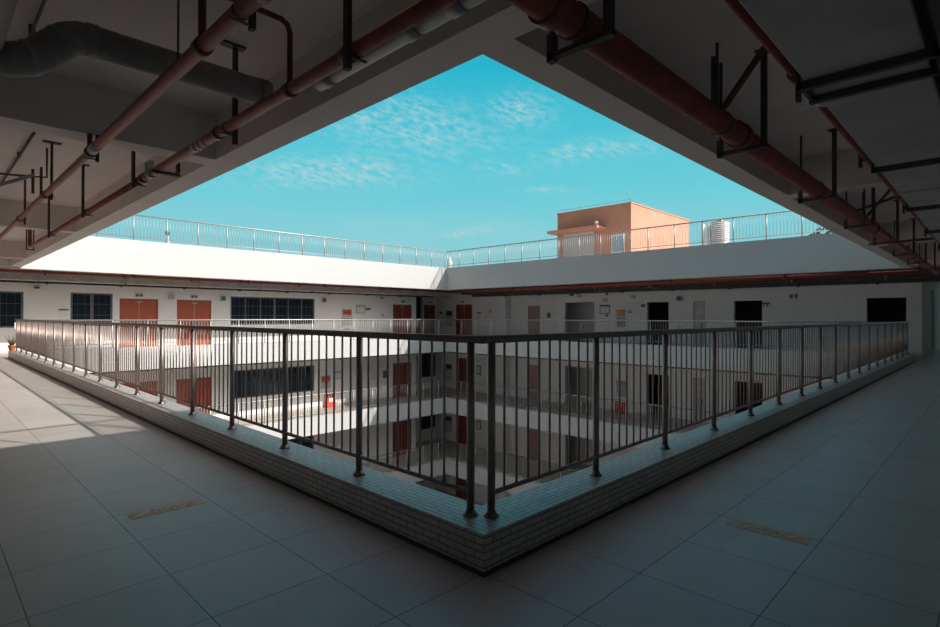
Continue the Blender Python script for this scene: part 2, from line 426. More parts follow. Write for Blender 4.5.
def railing(label, axis, fixed, u0, u1, posts, zb, zt, mat, near=False, nb=9, rb=.008, rp=.024, group=None, bars=True):
    P = lambda u, z: (fixed, u, z) if axis == 1 else (u, fixed, z)
    root = thing('railing', label, 'railing', P((u0+u1)/2, zb), group)
    n = 16 if near else 8
    hr = .024 if near else .027
    MB().tube([P(u0, zt-hr), P(u1, zt-hr)], hr, n).build('handrail', mat, root)
    MB().tube([P(posts[0], zb+.135), P(posts[-1], zb+.135)], .015, 10).build('bottom_rail', mat, root)
    pm = unit_tube('post', rp, zt-zb-.03, 16 if near else 8, mat); fm = flange_mesh(M['steel_base'], rp)
    for u in posts:
        p = link('post', pm, root, P(u, zb))
        if near:
            f = bpy.data.objects.new('post_flange', fm); COL.objects.link(f); f.parent = p
    if not bars: return root
    bmh = unit_tube('baluster', rb, zt-zb-.15-.03, 8 if near else 5, mat)
    us = []
    for a, c in zip(posts, posts[1:]):
        for k in range(1, nb+1): us.append(a+(c-a)*k/(nb+1))
    us.sort(key=lambda u: (Vector(P(u, zb))-EYE).length)
    for u in us[:100]: link('baluster', bmh, root, P(u, zb+.14))
    if us[100:]:
        b = MB()
        for u in us[100:]: b.cyl(P(u, zb+.14), P(u, zt-.04), rb, 5)
        stuff(b.build('balusters', mat, root))
    return root
KT_ = .222
rl = railing('front left stainless railing beside the sunlit corridor, receding to the left', 1, .163, .163, 21.46, [.262+1.1618*i for i in range(19)], KT_, 1.290, M['steel'], True)
rr_ = railing('front right stainless railing beside the shaded corridor, receding to the right', 0, .163, .163, 20.02, [.237+1.1585*i for i in range(18)], KT_, 1.290, M['steel'], True)
MB().box((.12, 21.30, .95), (.20, 21.34, 1.18)).build('white_tag', M['white'], rl)
frl = [.6+1.1625*i for i in range(17)]
railing('far left railing in front of the orange doors on the same floor', 0, 21.49, .19, 19.98, frl, KT_, 1.268, M['steel_light'])
frr = [.70+1.16*i for i in range(18)]
railing('far right railing in front of the dark open doorways on the same floor', 1, 19.98, .19, 21.46, frr, KT_, 1.268, M['steel_light'])
rfl = [.13+1.16*i for i in range(17)]
railing('roof railing above the sunlit white parapet on the left', 0, FY+.14, .2, FX+.10, rfl+[FX+.03], PT, 5.27, M['steel_light'], rb=.007)
rfr = [.75+1.16*i for i in range(18)]
railing('roof railing above the shaded white parapet on the right, before the terracotta hut', 1, FX+.14, .2, FY+.12, rfr+[FY+.05], PT, 5.27, M['steel_light'], rb=.007)
railing('roof railing on the roof edge over the left corridor, overhead', 1, .16, .16, FY, [.26+1.16*i for i in range(19)], PT, 5.27, M['steel_light'], bars=False)
railing('roof railing on the roof edge over the right corridor, overhead', 0, .16, .30, FX, [.42+1.16*i for i in range(17)], PT, 5.27, M['steel_light'])
railing('left-hand railing one floor down, seen through the front balusters', 0, 21.49, .19, 19.98, frl, KT_-ST, 1.268-ST, M['steel_light'])
railing('right-hand railing one floor down, seen through the front balusters', 1, 19.98, .19, 21.46, frr, KT_-ST, 1.268-ST, M['steel_light'])
railing('left-hand railing two floors down, deep in the court', 0, 21.49, .19, 19.98, frl, KT_-2*ST, 1.268-2*ST, M['steel_light'])
railing('right-hand railing two floors down, deep in the court', 1, 19.98, .19, 21.46, frr, KT_-2*ST, 1.268-2*ST, M['steel_light'])

# ------------------------------------------------------------------ pipes and ducts, left corridor
def ring_clamp(par, c, axis, r, m='coupling', w=.07, name='coupling'):
    a = Vector(c); d = Vector((0,1,0)) if axis == 1 else Vector((1,0,0))
    b = MB().cyl(a-d*(w/2), a+d*(w/2), r*1.22, 16)
    b.cyl(a-d*.02+Vector((0,0,r*1.2)), a+d*.02+Vector((0,0,r*1.2)), r*.35, 8)
    return b.build(name, M[m], par)
def strap(par, c, axis, r):
    a = Vector(c); d = Vector((0,1,0)) if axis == 1 else Vector((1,0,0))
    return MB().cyl(a-d*.012, a+d*.012, r*1.12, 16).build('pipe_clamp', M['iron'], par)
X2, Z2 = -.485, 2.85
p2 = thing('pipe', 'red pipe nearest the court along the left ceiling edge', 'pipe', (X2, 4, Z2))
MB().tube([(X2, NW+.05, Z2), (X2, 4.35, Z2)], .040, 16).build('pipe_run', M['red_pipe'], p2)
MB().tube([(X2, 4.35, Z2), (X2, 12.5, Z2), (X2, 12.62, Z2+.03), (X2, 12.66, Z2+.15), (X2, 12.66, SL)], .034, 16).build('pipe_run', M['red_pipe'], p2)
for y in (.587, 1.26, 2.44, 4.30, 4.47): ring_clamp(p2, (X2, y, Z2), 1, .040)
b = MB()
for y in (2.72, 2.82, 2.92): b.cyl((X2, y-.03, Z2), (X2, y+.03, Z2), .043, 14)
b.build('tape_wrap', M['pvc'], p2)
b = MB().cyl((X2, 4.12, Z2), (X2, 4.30, Z2), .046, 16).cyl((X2, 4.2, Z2), (X2, 4.2, Z2+.13), .026, 12).cyl((X2, 4.33, Z2+.02), (X2, 4.33, Z2+.14), .022, 12)
b.build('valve', M['galv'], p2)
for y, dx, zb in ((.50, -.06, 2.72), (2.25, .055, 2.73), (4.60, -.06, 2.77), (7.1, -.06, 2.76), (9.87, -.06, 2.76)):
    h = MB().box((X2+dx-.015, y-.02, zb), (X2+dx+.015, y+.02, SL-.01)).box((X2-.06, y-.008, Z2-.055), (X2+.06, y+.008, Z2-.045))
    if y > 2: h.box((X2+dx-.10, y-.04, SL-.015), (X2+dx+.07, y+.04, SL))
    o = h.build('hanger', M['iron'], p2)
    strap(p2, (X2, y, Z2), 1, .040)
h = MB().box((X2+.14, 3.86, 2.83), (X2+.17, 3.90, BB)).box((X2-.08, 3.86, 2.79), (X2+.17, 3.90, 2.82)); h.build('bracket', M['iron'], p2)
h = MB().box((X2-.07, 12.60, 2.80), (X2-.05, 12.64, SL)).box((X2+.05, 12.60, 2.80), (X2+.07, 12.64, SL)).box((X2-.07, 12.60, 2.78), (X2+.07, 12.64, 2.80)); h.build('hanger', M['iron'], p2)
# branch rising from it and crossing to the other pipe
MB().tube([(X2, 1.258, Z2), (X2, 1.258, 3.22), (X2-.02, 1.258, 3.265), (X2-.06, 1.258, 3.285), (-1.14, 1.258, 3.285), (-1.19, 1.258, 3.30), (-1.21, 1.258, 3.35), (-1.21, 1.258, SL)], .018, 12).build('branch', M['red_dark'], p2)
X1, Z1 = -1.075, 2.86
p1 = thing('pipe', 'red pipe farther from the court along the left ceiling, stepping down in width', 'pipe', (X1, 4, Z1))
MB().tube([(X1, NW+.05, Z1), (X1, 3.55, Z1)], .041, 16).build('pipe_run', M['red_pipe'], p1)
MB().tube([(X1, 3.55, Z1), (X1, 3.80, Z1), (X1, 3.90, Z1), (X1, 21.0, Z1)], [.041, .041, .033, .033], 16).build('pipe_run', M['red_pipe'], p1)
MB().cyl((X1, 3.52, Z1), (X1, 3.72, Z1), .043, 16).build('sleeve', M['pvc'], p1)
for y in (.35, 1.10, 3.78): ring_clamp(p1, (X1, y, Z1), 1, .041)
MB().cyl((X1, 1.10, Z1), (X1, 1.10, SL), .021, 12).build('riser', M['red_dark'], p1)
MB().tube([(X1, 3.83, Z1), (X1, 3.83, BB)], .020, 12).build('riser', M['red_dark'], p1)
for y, zb, zt in ((.60, Z1-.07, SL), (3.83, Z1-.07, BB), (6.2, Z1-.06, SL), (8.5, Z1-.09, SL), (13, Z1-.09, SL)):
    h = MB().box((X1+.045, y-.018, zb), (X1+.069, y+.018, zt)).box((X1-.05, y-.008, Z1-.055), (X1+.06, y+.008, Z1-.047))
    if zt == SL: h.box((X1-.03, y-.04, SL-.015), (X1+.15, y+.04, SL))
    h.build('hanger', M['iron'], p1); strap(p1, (X1, y, Z1), 1, .038)
MB().cyl((X1-.03, 1.39, Z1), (X1-.03, 1.39, SL), .006, 8).build('hanger', M['iron'], p1)
MB().cyl((X1, 6.54, Z1), (X1, 6.54, SL-.25), .015, 10).build('riser', M['red_dark'], p1)
# grey plastic pipe
pv = thing('pipe', 'grey plastic pipe with socket joints beside the nearest left red pipe', 'pipe', (-.34, 0, 2.93))
MB().cyl((-.345, NW+.05, 2.90), (-.345, 1.14, 2.90), .047, 18).build('pipe_run', M['pvc'], pv)
for y in (.19, -.14, 1.02): MB().cyl((-.345, y-.05, 2.90), (-.345, y+.05, 2.90), .053, 18).build('socket', M['pvc'], pv)
MB().cyl((-.345, 1.14, 2.90), (-.345, 1.16, 2.90), .02, 12).build('end_cap', M['galv'], pv)
# wrapped round duct
wd = thing('duct', 'grey wrapped round duct crossing the left ceiling with an elbow', 'duct', (-.9, 2.05, 3.115))
MB().tube([(-.26, 2.05, 3.115), (-1.39, 2.05, 3.115)], .094, 24).build('duct_run', M['wrap'], wd)
MB().tube([(-1.39, 2.05, 3.115), (-1.46, 2.05, 3.108), (-1.52, 2.05, 3.08), (-1.58, 2.05, 3.02), (-1.64, 2.05, 2.95), (-1.71, 2.05, 2.895), (-1.78, 2.05, 2.868), (-1.88, 2.05, 2.86)], .096, 24).build('elbow', M['wrap'], wd)
for x in (-.31, -1.40): MB().cyl((x-.03, 2.05, 3.115), (x+.03, 2.05, 3.115), .100, 24).build('joint_band', M['wrap'], wd)
for q, d in (((-1.55, 2.05, 3.05), (-.7, 0, -.7)), ((-1.70, 2.05, 2.905), (-.9, 0, -.4))):
    a = Vector(q); e = Vector(d).normalized()*.012
    MB().cyl(a-e, a+e, .100, 24).build('joint_band', M['galv'], wd)
bp = tag(MB().cyl((-2.02, NW+.05, 2.93), (-2.02, 3.82, 2.93), .20, 28).build('duct', M['wrap'], org=(-2.02, 0, 2.93)), 'thick dark wrapped duct at the top left corner of the ceiling', 'duct')
c1 = thing('conduit', 'thin conduit on the ceiling slab beside the thick wrapped duct', 'conduit', (-1.58, 1, 3.45))
MB().cyl((-1.58, NW+.05, 3.45), (-1.58, 3.82, 3.45), .011, 8).build('conduit_run', M['darkgrey'], c1)
b = MB(); 
for y in (0, 1.5, 3): b.box((-1.60, y-.01, 3.44), (-1.56, y+.01, SL))
b.build('clip', M['iron'], c1)
c2 = thing('conduit', 'thin slanting conduit on the second ceiling bay of the left corridor', 'conduit', (-1.24, 7, 3.45))
MB().cyl((-1.24, 4.2, 3.45), (-1.24, 10.8, 3.45), .016, 8).build('conduit_run', M['iron'], c2)
MB().box((-1.26, 7.0, 3.44), (-1.22, 7.04, SL)).build('clip', M['iron'], c2)
tz = thing('pipe_support', 'angle iron trapeze with two rods in the second left ceiling bay', 'support', (-1.35, 6.5, 3.1))
MB().cyl((-1.55, 6.5, 2.78), (-1.55, 6.5, SL), .013, 8).build('rod', M['iron'], tz)
MB().cyl((-1.16, 6.5, 2.90), (-1.16, 6.5, 3.20), .016, 8).build('rod', M['red_dark'], tz)
MB().bar((-1.56, 6.5, 2.90), (-1.15, 6.5, 3.13), .04, .04).build('brace', M['galv'], tz)
MB().tube([(-1.56, 6.53, 3.09), (-1.36, 6.53, 3.10), (-1.02, 6.53, 3.13), (-1.02, 6.53, SL)], .012, 8).build('cross_bar', M['iron'], tz)
# white downlight-like fitting at the very left edge
fx = thing('pipe_fitting', 'pale grey drain fitting at the far left edge under the second ceiling bay', 'fitting', (-1.60, 8.4, 2.93))
MB().lathe((-1.60, 8.4, 2.70), [(.05, 0), (.09, .03), (.10, .12), (.07, .16), (.07, .30), (.10, .32), (.10, .42), (.06, .44)], 16).build('trap', M['pvc'], fx)
MB().cyl((-1.60, 8.4, 3.14), (-1.60, 8.4, SL), .05, 12).build('stem', M['pvc'], fx)

# ------------------------------------------------------------------ pipes and ducts, right corridor
YR, ZR, RR = -.50, 2.85, .082
q1 = thing('pipe', 'thick red main pipe hanging on trapezes along the right ceiling', 'pipe', (9, YR, ZR))
MB().tube([(NW+.05, YR, ZR), (20.6, YR, ZR)], RR, 24).build('pipe_run', M['red_pipe'], q1)
for x in (-.10, 2.45, 8.7, 14): ring_clamp(q1, (x, YR, ZR), 0, RR, w=.09)
for i, x in enumerate((.15, 2.5, 5.0, 7.55, 10.1, 12.6, 15.1, 17.6)):
    h = MB().box((x-.022, YR+.145, 2.72), (x+.022, YR+.185, 2.86)).box((x-.022, YR+.145, 2.86), (x+.0, YR+.165, SL))
    h.box((x-.03, YR-.19, 2.74), (x+.012, YR-.15, SL)); h.box((x-.022, YR-.19, 2.735), (x+.022, YR+.185, 2.762))
    h.box((x-.05, YR-.23, SL-.012), (x+.05, YR-.11, SL))
    h.build('hanger', M['iron'], q1)
    d = .07
    MB().cyl((x-d, YR, ZR), (x-d+.024, YR, ZR), RR*1.1, 20).build('pipe_clamp', M['iron'], q1)
# sway braces
for x in (2.05, 8.2):
    MB().box((x-.03, YR+.02, ZR+.08), (x+.0, YR+.06, 3.36)).cyl((x+.04, YR+.04, ZR+.06), (x+.04, YR+.04, SL-.02), .012, 8).build('sway_plate', M['iron'], q1)
    MB().bar((x+.10, YR+.03, ZR+.13), (x+.10, YR-.28, ZR+.52), .05, .03).build('sway_brace', M['red_dark'], q1)
    MB().tube([(x+.06, YR, ZR+.08), (x+.09, YR+.02, ZR+.10), (x+.10, YR+.03, ZR+.15)], .012, 8).build('sway_eye', M['iron'], q1)
    MB().cyl((x-.02, YR, ZR), (x+.0, YR, ZR), RR*1.09, 20).build('pipe_clamp', M['iron'], q1)
YB, ZB = -1.145, 2.80
q2 = thing('pipe', 'thin red pipe along the edge of the flat grey duct, right ceiling', 'pipe', (8, YB, ZB))
MB().tube([(NW+.05, YB, ZB), (20.6, YB-.02, ZB)], .021, 14).build('pipe_run', M['red_pipe'], q2)
for x in (1.42, 5.8): ring_clamp(q2, (x, YB, ZB), 0, .027, w=.12)
for x in (1.62, 3.65, 6.6, 9.3, 11.9): 
    MB().box((x-.02, YB+.02, ZB-.08), (x+.02, YB+.045, SL)).build('hanger', M['iron'], q2); 
    MB().cyl((x-.01, YB, ZB), (x+.01, YB, ZB), .03, 12).build('pipe_clamp', M['iron'], q2)
sp = MB().cyl((1.80, YB, ZB), (1.92, YB, ZB), .036, 12)
for k in range(5):
    a = k*1.2566+.4; sp.tube([(1.86, YB, ZB-.02), (1.86+.075*math.cos(a), YB+.075*math.sin(a), ZB-.03+.03*math.sin(3*a))], [.03, .009], 8)
sp.build('star_fitting', M['white'], q2)
MB().tube([(10.4, YB, ZB), (10.4, YR+.3, ZB-.02)], .022, 10).build('branch', M['red_dark'], q2)
MB().bar((6.35, YB+.02, ZB+.12), (6.35, YB+.50, ZB-.02), .03, .03).build('diagonal_brace', M['iron'], q2)
rd = thing('duct', 'flat wide grey duct along the ceiling over the right corridor', 'duct', (8, -1.4, 3.1))
MB().box((NW+.05, -1.74, 2.70), (17, -1.225, 3.00)).build('duct_run', M['duct'], rd, bevel=.01)
for x in (1.27, 3.66, 6.05, 8.4, 10.75):
    zt = BB if 5.9 < x < 6.3 else SL
    h = MB().box((x-.02, -1.79, 2.655), (x+.02, -1.19, 2.70)).box((x-.02, -1.79, 2.655), (x+.0, -1.77, zt)).box((x-.02, -1.21, 2.655), (x+.0, -1.19, zt))
    if x < 2: h.box((x+.25, -1.79, 2.66), (x+.29, -1.19, 2.695)).box((x-.02, -1.215, 2.67), (x+.29, -1.195, 2.70)).box((x-.02, -1.79, 2.67), (x+.29, -1.77, 2.70))
    h.build('support', M['iron'], rd)
for x in (5.0, 8.0): MB().box((x-.015, -1.748, 2.692), (x+.015, -1.217, 3.008)).build('seam', M['duct'], rd)
dk = tag(MB().box((NW+.05, -2.40, 2.62), (17, -1.80, 2.95)).build('cable_tray', M['iron'], org=(8, -2.1, 2.62)), 'black cable tray beyond the flat duct at the top right', 'cable tray')

# ------------------------------------------------------------------ services along the far corridors
def far_service(S, axis, du, lab, u0, u1, pz, r, dz0, dz1, d0, d1, kz, kd, dm, kh=.07, ud=None):
    ud = ud or u1
    p = thing('pipe', lab[0], 'pipe', S.p((u0+u1)/2, du, pz))
    MB().tube([S.p(u0, du, pz), S.p(u1, du, pz)], r, 14).build('pipe_run', M['red_pipe'], p)
    for k in range(9):
        u = u0+1.6+(u1-u0-2)*k/9; b = MB(); wbox(b, S, u-.03, u+.03, du-r-.03, du+r+.03, pz-r-.04, pz-r-.015); wbox(b, S, u-.03, u+.03, du+r+.01, du+r+.04, pz-r-.04, SL)
        b.build('hanger', M['iron'], p)
    for k in range(5):
        u = u0+2.6+(u1-u0-3)*k/5; MB().cyl(S.p(u-.06, du, pz), S.p(u+.06, du, pz), r*1.25, 12).build('coupling', M['coupling'], p)
    d = thing('duct', lab[1], 'duct', S.p((u0+u1)/2, (d0+d1)/2, dz0))
    wbox(MB(), S, u0, ud, d0, d1, dz0, dz1).build('duct_run', dm, d)
    for k in range(8):
        u = u0+1.2+(u1-u0-2)*k/8; b = MB(); wbox(b, S, u-.02, u+.02, d0-.02, d1+.02, dz0-.03, dz0); wbox(b, S, u-.02, u+.02, d0-.03, d0-.005, dz0-.03, SL); b.build('support', M['galv'], d)
    t_ = thing('cable_tray', lab[2], 'cable tray', S.p((u0+u1)/2, kd, kz))
    wbox(MB(), S, u0, u1, kd-.12, kd+.12, kz, kz+kh).build('tray', M['iron'], t_)
    for k in range(9):
        u = u0+1.9+(u1-u0-2)*k/9; b = MB(); wbox(b, S, u-.025, u+.025, kd-.16, kd+.14, kz-.035, kz); wbox(b, S, u-.02, u+.02, kd-.15, kd-.13, kz-.035, SL); b.build('bracket', M['iron'], t_)
far_service(FLW, 0, -2.25, ('red pipe under the sunlit far left parapet', 'pale grey duct under the far left ceiling', 'dark cable tray above the orange doors'), NW+.3, 21.04, 2.945, .055, 2.69, 3.0, -1.6, -1.0, 2.635, -.45, M['duct_light'], .07, 21.6)
far_service(FRW, 1, -2.45, ('red pipe under the shaded far right parapet', 'dull duct under the far right ceiling', 'black cable tray above the dark open doorways'), NW+.1, 22.40, 2.94, .095, 2.80, 3.1, -1.7, -1.0, 2.68, -.6, M['iron'], .17)

def low_pipe(S, d, u0, u1, z, label):
    p = thing('pipe', label, 'pipe', S.p((u0+u1)/2, d, z))
    MB().tube([S.p(u0, d, z), S.p(u1, d, z)], .055, 12).build('pipe_run', M['red_dark'], p)
    for k in range(8):
        u = u0+1.4+(u1-u0-2)*k/8; b = MB(); wbox(b, S, u-.03, u+.03, d-.08, d+.08, z-.075, z-.055); wbox(b, S, u-.02, u+.02, d+.06, d+.08, z-.075, -.30); b.build('hanger', M['iron'], p)
low_pipe(FRW, -3.35, .6, FY+.2, -.70, 'dark red pipe under the right floor edge one floor down')
low_pipe(FLW, -2.75, .6, FX+.2, -.69, 'dark red pipe under the left floor edge one floor down')

# ------------------------------------------------------------------ things on the far walls
def lamp_over_door(S, u, z, label, d=0):
    t_ = thing('emergency_lamp', label, 'lamp', S.p(u, d, z), 'lamps over the doors')
    wbox(MB(), S, u-.14, u+.14, d-.06, d, z+.0, z+.13).build('housing', M['grey'], t_, bevel=.008)
    for s in (-1, 1): wbox(MB(), S, u+s*.08-.04, u+s*.08+.04, d-.08, d-.06, z+.03, z+.10).build('lamp_head', M['darkgrey'], t_)
lamp_over_door(FLW, 4.57, 2.22, 'small grey emergency lamp over the first orange double door from the left')
lamp_over_door(FLW, 6.80, 2.22, 'small grey emergency lamp over the second orange double door from the left')
lamp_over_door(FLW, 19.0, 2.26, 'small emergency lamp over the dark red door at the left wall end')
lamp_over_door(RECW, 23.0, 2.34, 'small emergency lamp over the door deep in the corner recess')
lamp_over_door(FRW, 23.9, 2.32, 'small emergency lamp over the dark red door just right of the far corner')
def wbx(S, u0, u1, z0, z1, dep, m, name, label, cat, front=None, d=0, group=None):
    t_ = thing(name, label, cat, S.p((u0+u1)/2, d, z0), group)
    wbox(MB(), S, u0, u1, d-dep, d, z0, z1).build('body', M[m], t_, bevel=.005)
    e = (u1-u0)*.12; h = (z1-z0)*.12
    if front: wbox(MB(), S, u0+e, u1-e, d-dep-.006, d-dep, z0+h, z1-h).build('face', M[front], t_)
    return t_
wbx(FLW, 1.77, 2.10, 1.37, 1.67, .02, 'white', 'sign', 'small white room sign with dark top line left of the first barred window', 'sign')
tb = [o for o in COL.objects if o.get('label', '').startswith('small white room sign')][0]
wbox(MB(), FLW, 1.77, 2.10, -.027, -.02, 1.61, 1.67).build('header', M['darkgrey'], tb)
wbx(FLW, 5.71, 5.94, 2.14, 2.34, .12, 'grey', 'junction_box', 'pale grey box on the wall between the two orange doors', 'box')
def wall_speaker(S, u, z, label):
    t_ = thing('speaker', label, 'speaker', S.p(u, 0, z))
    wbox(MB(), S, u-.11, u+.11, -.14, 0, z, z+.24).build('cabinet', M['grey'], t_, bevel=.01)
    wbox(MB(), S, u-.085, u+.085, -.147, -.14, z+.03, z+.21).build('speaker_grille', M['darkgrey'], t_)
wall_speaker(FLW, 8.08, 2.12, 'small pale wall speaker right of the second orange door')
wall_speaker(FLW, 13.48, 2.17, 'grey wall speaker right of the long barred window')
wall_speaker(FRW, 9.10, 2.18, 'grey wall speaker left of the pale grey door on the shaded wall')
def poster(S, u0, u1, z0, z1, label, head, mid, frame='white', hz=.28):
    t_ = thing('poster', label, 'poster', S.p((u0+u1)/2, 0, z0))
    wbox(MB(), S, u0, u1, -.025, 0, z0, z1).build('frame', M[frame], t_)
    e = .05; H = z1-z0
    wbox(MB(), S, u0+e, u1-e, -.03, -.025, z1-e-H*hz, z1-e).build('header', M[head], t_)
    wbox(MB(), S, u0+e, u1-e, -.03, -.025, z0+e, z1-e-H*hz).build('print', M[mid], t_)
    b = MB()
    for k in range(4):
        z = z0+e+(H*(1-hz)-2*e)*(k+.5)/4; wbox(b, S, u0+2*e, u1-2.4*e, -.033, -.03, z-.012, z+.012)
    b.build('text_lines', M['ink'] if mid == 'paper' else M['paper'], t_)
    return t_
poster(FLW, 14.66, 15.30, .88, 1.80, 'poster with red heading on the sunny left wall', 'red', 'paper', 'grey')
wbx(FLW, 14.76, 15.19, .50, .80, .02, 'white', 'sign', 'small white notice with orange line under the red headed poster', 'sign')
wbox(MB(), FLW, 14.86, 15.10, -.028, -.02, .64, .71).build('line', M['orange'], [o for o in COL.objects if o.get('label', '').startswith('small white notice')][0])
def board(S, u0, u1, z0, z1, label):
    t_ = thing('notice_board', label, 'board', S.p((u0+u1)/2, 0, z0)); b = MB()
    for a, c, e, f in ((u0, u1, z0, z0+.03), (u0, u1, z1-.08, z1), (u0, u0+.03, z0, z1), (u1-.03, u1, z0, z1)): wbox(b, S, a, c, -.03, 0, e, f)
    b.build('frame', M['darkgrey'] if S is FRW else M['grey'], t_)
    wbox(MB(), S, u0+.03, u1-.03, -.02, 0, z0+.03, z1-.08).build('panel', M['paper'], t_)
    for k in range(3):
        a = u0+.07+(u1-u0-.1)*k/3; wbox(MB(), S, a, a+.13, -.024, -.02, z0+.08, z1-.14).build('sheet', M['white'], t_)
board(FLW, 15.59, 16.21, 1.58, 2.06, 'framed notice board right of the red headed poster')
wbx(FLW, 16.24, 16.58, 1.77, 1.90, .02, 'darkgrey', 'sign', 'narrow dark door sign right of the left notice board', 'sign')
wbx(FLW, 17.39, 17.56, 1.43, 1.55, .03, 'grey', 'switch', 'light switch left of the dark red door', 'switch')
wbx(FLW, 17.30, 17.44, 2.46, 2.56, .10, 'darkgrey', 'camera', 'small dark camera under the ceiling above the light switch', 'camera')
wbx(FLW, 1.0, 1.16, 2.44, 2.52, .18, 'darkgrey', 'camera', 'small dark camera high on the left wall beside the leftmost window', 'camera')
poster(FRW, 24.90, 25.59, .76, 1.83, 'dark poster stand between the two doors of the far corner', 'ink', 'paper', 'grey')
wbx(FRW, 25.97, 26.20, 1.59, 1.76, .02, 'darkgrey', 'sign', 'small dark sign left of the dark poster in the far corner', 'sign')
wbx(FRW, 22.22, 22.61, 1.39, 1.71, .02, 'white', 'sign', 'white room sign with dark heading right of the corner red door', 'sign')
wbox(MB(), FRW, 22.22, 22.61, -.027, -.02, 1.62, 1.71).build('header', M['darkgrey'], [o for o in COL.objects if o.get('label', '').startswith('white room sign with dark')][0])
wbx(FRW, 21.28, 21.54, 1.64, 1.84, .02, 'grey', 'sign', 'faint grey plate on the blank wall before the lobby recess', 'sign')
wbx(RRW, 17.10, 17.27, 1.36, 1.64, .10, 'darkgrey', 'telephone', 'small dark wall telephone right of the brown lobby door', 'telephone')
wbx(FRW, 15.11, 15.37, 2.58, 2.70, .05, 'darkgrey', 'lamp', 'dark lamp high above the widest open doorway', 'lamp')
wbx(FRW, 14.59, 14.91, 2.48, 2.62, .02, 'grey', 'sign', 'pale plate high above the widest open doorway, beside the dark lamp', 'sign')
board(FRW, 12.87, 13.46, 1.57, 2.05, 'framed notice board between two open doorways on the shaded wall')
wbx(FRW, 12.97, 13.09, 2.56, 2.68, .05, 'darkgrey', 'sensor', 'dark dot-like sensor near the ceiling above the right notice board', 'sensor')
wbx(FRW, 12.97, 13.09, 1.43, 1.55, .05, 'darkgrey', 'switch', 'dark switch just under the right notice board', 'switch')
wbx(FRW, 13.0, 13.24, 2.20, 2.42, .06, 'grey', 'junction_box', 'pale box directly above the right notice board', 'box')
po = poster(FRW, 11.91, 12.50, .84, 1.83, 'white framed poster with orange heading on the shaded wall', 'orange', 'blue', 'white')
wbox(MB(), FRW, 11.97, 12.44, -.034, -.03, .90, 1.22).build('lower_print', M['door_brown'], po)
wbx(FRW, 11.57, 11.81, 1.60, 1.74, .02, 'grey', 'sign', 'small plate right of the orange headed poster', 'sign')
wbx(FRW, 11.43, 11.62, 2.36, 2.52, .08, 'grey', 'junction_box', 'grey box high on the wall above the orange headed poster', 'box')
wbx(FRW, 10.88, 11.07, 1.91, 2.05, .06, 'darkgrey', 'sign', 'dark small sign at the left top corner of the narrow doorway', 'sign')
br = thing('wall_bracket', 'dark wall bracket right of the dark doorway near the right end', 'bracket', FRW.p(5.27, 0, 1.85))
b = MB(); wbox(b, FRW, 5.16, 5.42, -.20, 0, 1.99, 2.03); wbox(b, FRW, 5.34, 5.37, -.16, -.12, 1.87, 1.99); wbox(b, FRW, 5.21, 5.24, -.16, -.12, 1.87, 1.99); b.build('arm', M['iron'], br)
wbx(FRW, 4.28, 4.40, 2.20, 2.38, .03, 'grey', 'sign', 'left one of two small grey plates on the blank shaded wall', 'sign', 'darkgrey')
wbx(FRW, 4.09, 4.21, 2.20, 2.40, .03, 'grey', 'sign', 'right one of two small grey plates on the blank shaded wall', 'sign', 'darkgrey')
# one floor down
def lower(z0):
    n = 'one floor down'
    p_ = poster(FLW, 13.35, 13.94, -2.55+0, -1.86, 'red headed poster on the left wall one floor down', 'red', 'paper', 'grey', .4)
    hy = thing('hydrant_cabinet', 'red hydrant cabinet on the sunlit corridor floor one floor down', 'cabinet', FLW.p(13.85, 0, -3.6))
    wbox(MB(), FLW, 13.55, 14.12, -.22, 0, -3.6, -2.90).build('body', M['red'], hy, bevel=.01)
    wbox(MB(), FLW, 13.60, 14.07, -.235, -.22, -3.55, -2.95).build('cabinet_door', M['red'], hy)
    wbox(MB(), FLW, 13.72, 13.95, -.24, -.235, -3.3, -3.1).build('label_panel', M['white'], hy)
    board(FLW, 14.10, 14.68, -2.10, -1.66, 'framed notice board on the left wall one floor down')
    wbx(FLW, 17.50, 17.84, -2.30, -1.86, .06, 'darkgrey', 'sign', 'dark box on the left wall one floor down, before the red door', 'box')
    wbx(FLW, 16.6, 17.1, -2.35, -1.80, .03, 'paper', 'sign', 'pale notice left of the dark box one floor down', 'sign')
    wbx(FRW, 22.22, 22.60, -2.39, -1.78, .04, 'darkgrey', 'sign', 'dark framed sign right of the far corner one floor down', 'sign', 'paper')
    poster(FRW, 11.87, 12.50, -2.78, -1.86, 'orange headed poster on the shaded wall one floor down', 'orange', 'blue', 'white')
    h2 = thing('hydrant_cabinet', 'red hydrant cabinet under the orange poster one floor down', 'cabinet', FRW.p(12.2, 0, -3.6))
    wbox(MB(), FRW, 11.95, 12.45, -.22, 0, -3.6, -2.9).build('body', M['red'], h2, bevel=.01)
    wbox(MB(), FRW, 12.0, 12.40, -.235, -.22, -3.55, -2.95).build('cabinet_door', M['red'], h2)
    poster(FRW, 24.95, 25.6, -2.9, -1.85, 'dark poster in the far corner one floor down', 'ink', 'paper', 'grey')
    wbx(FRW, 22.22, 22.60, -5.95, -5.40, .04, 'darkgrey', 'sign', 'dark framed sign right of the far corner two floors down', 'sign', 'paper')
    poster(FRW, 24.95, 25.6, -6.5, -5.45, 'dark poster in the far corner two floors down', 'ink', 'paper', 'grey')
lower(0)

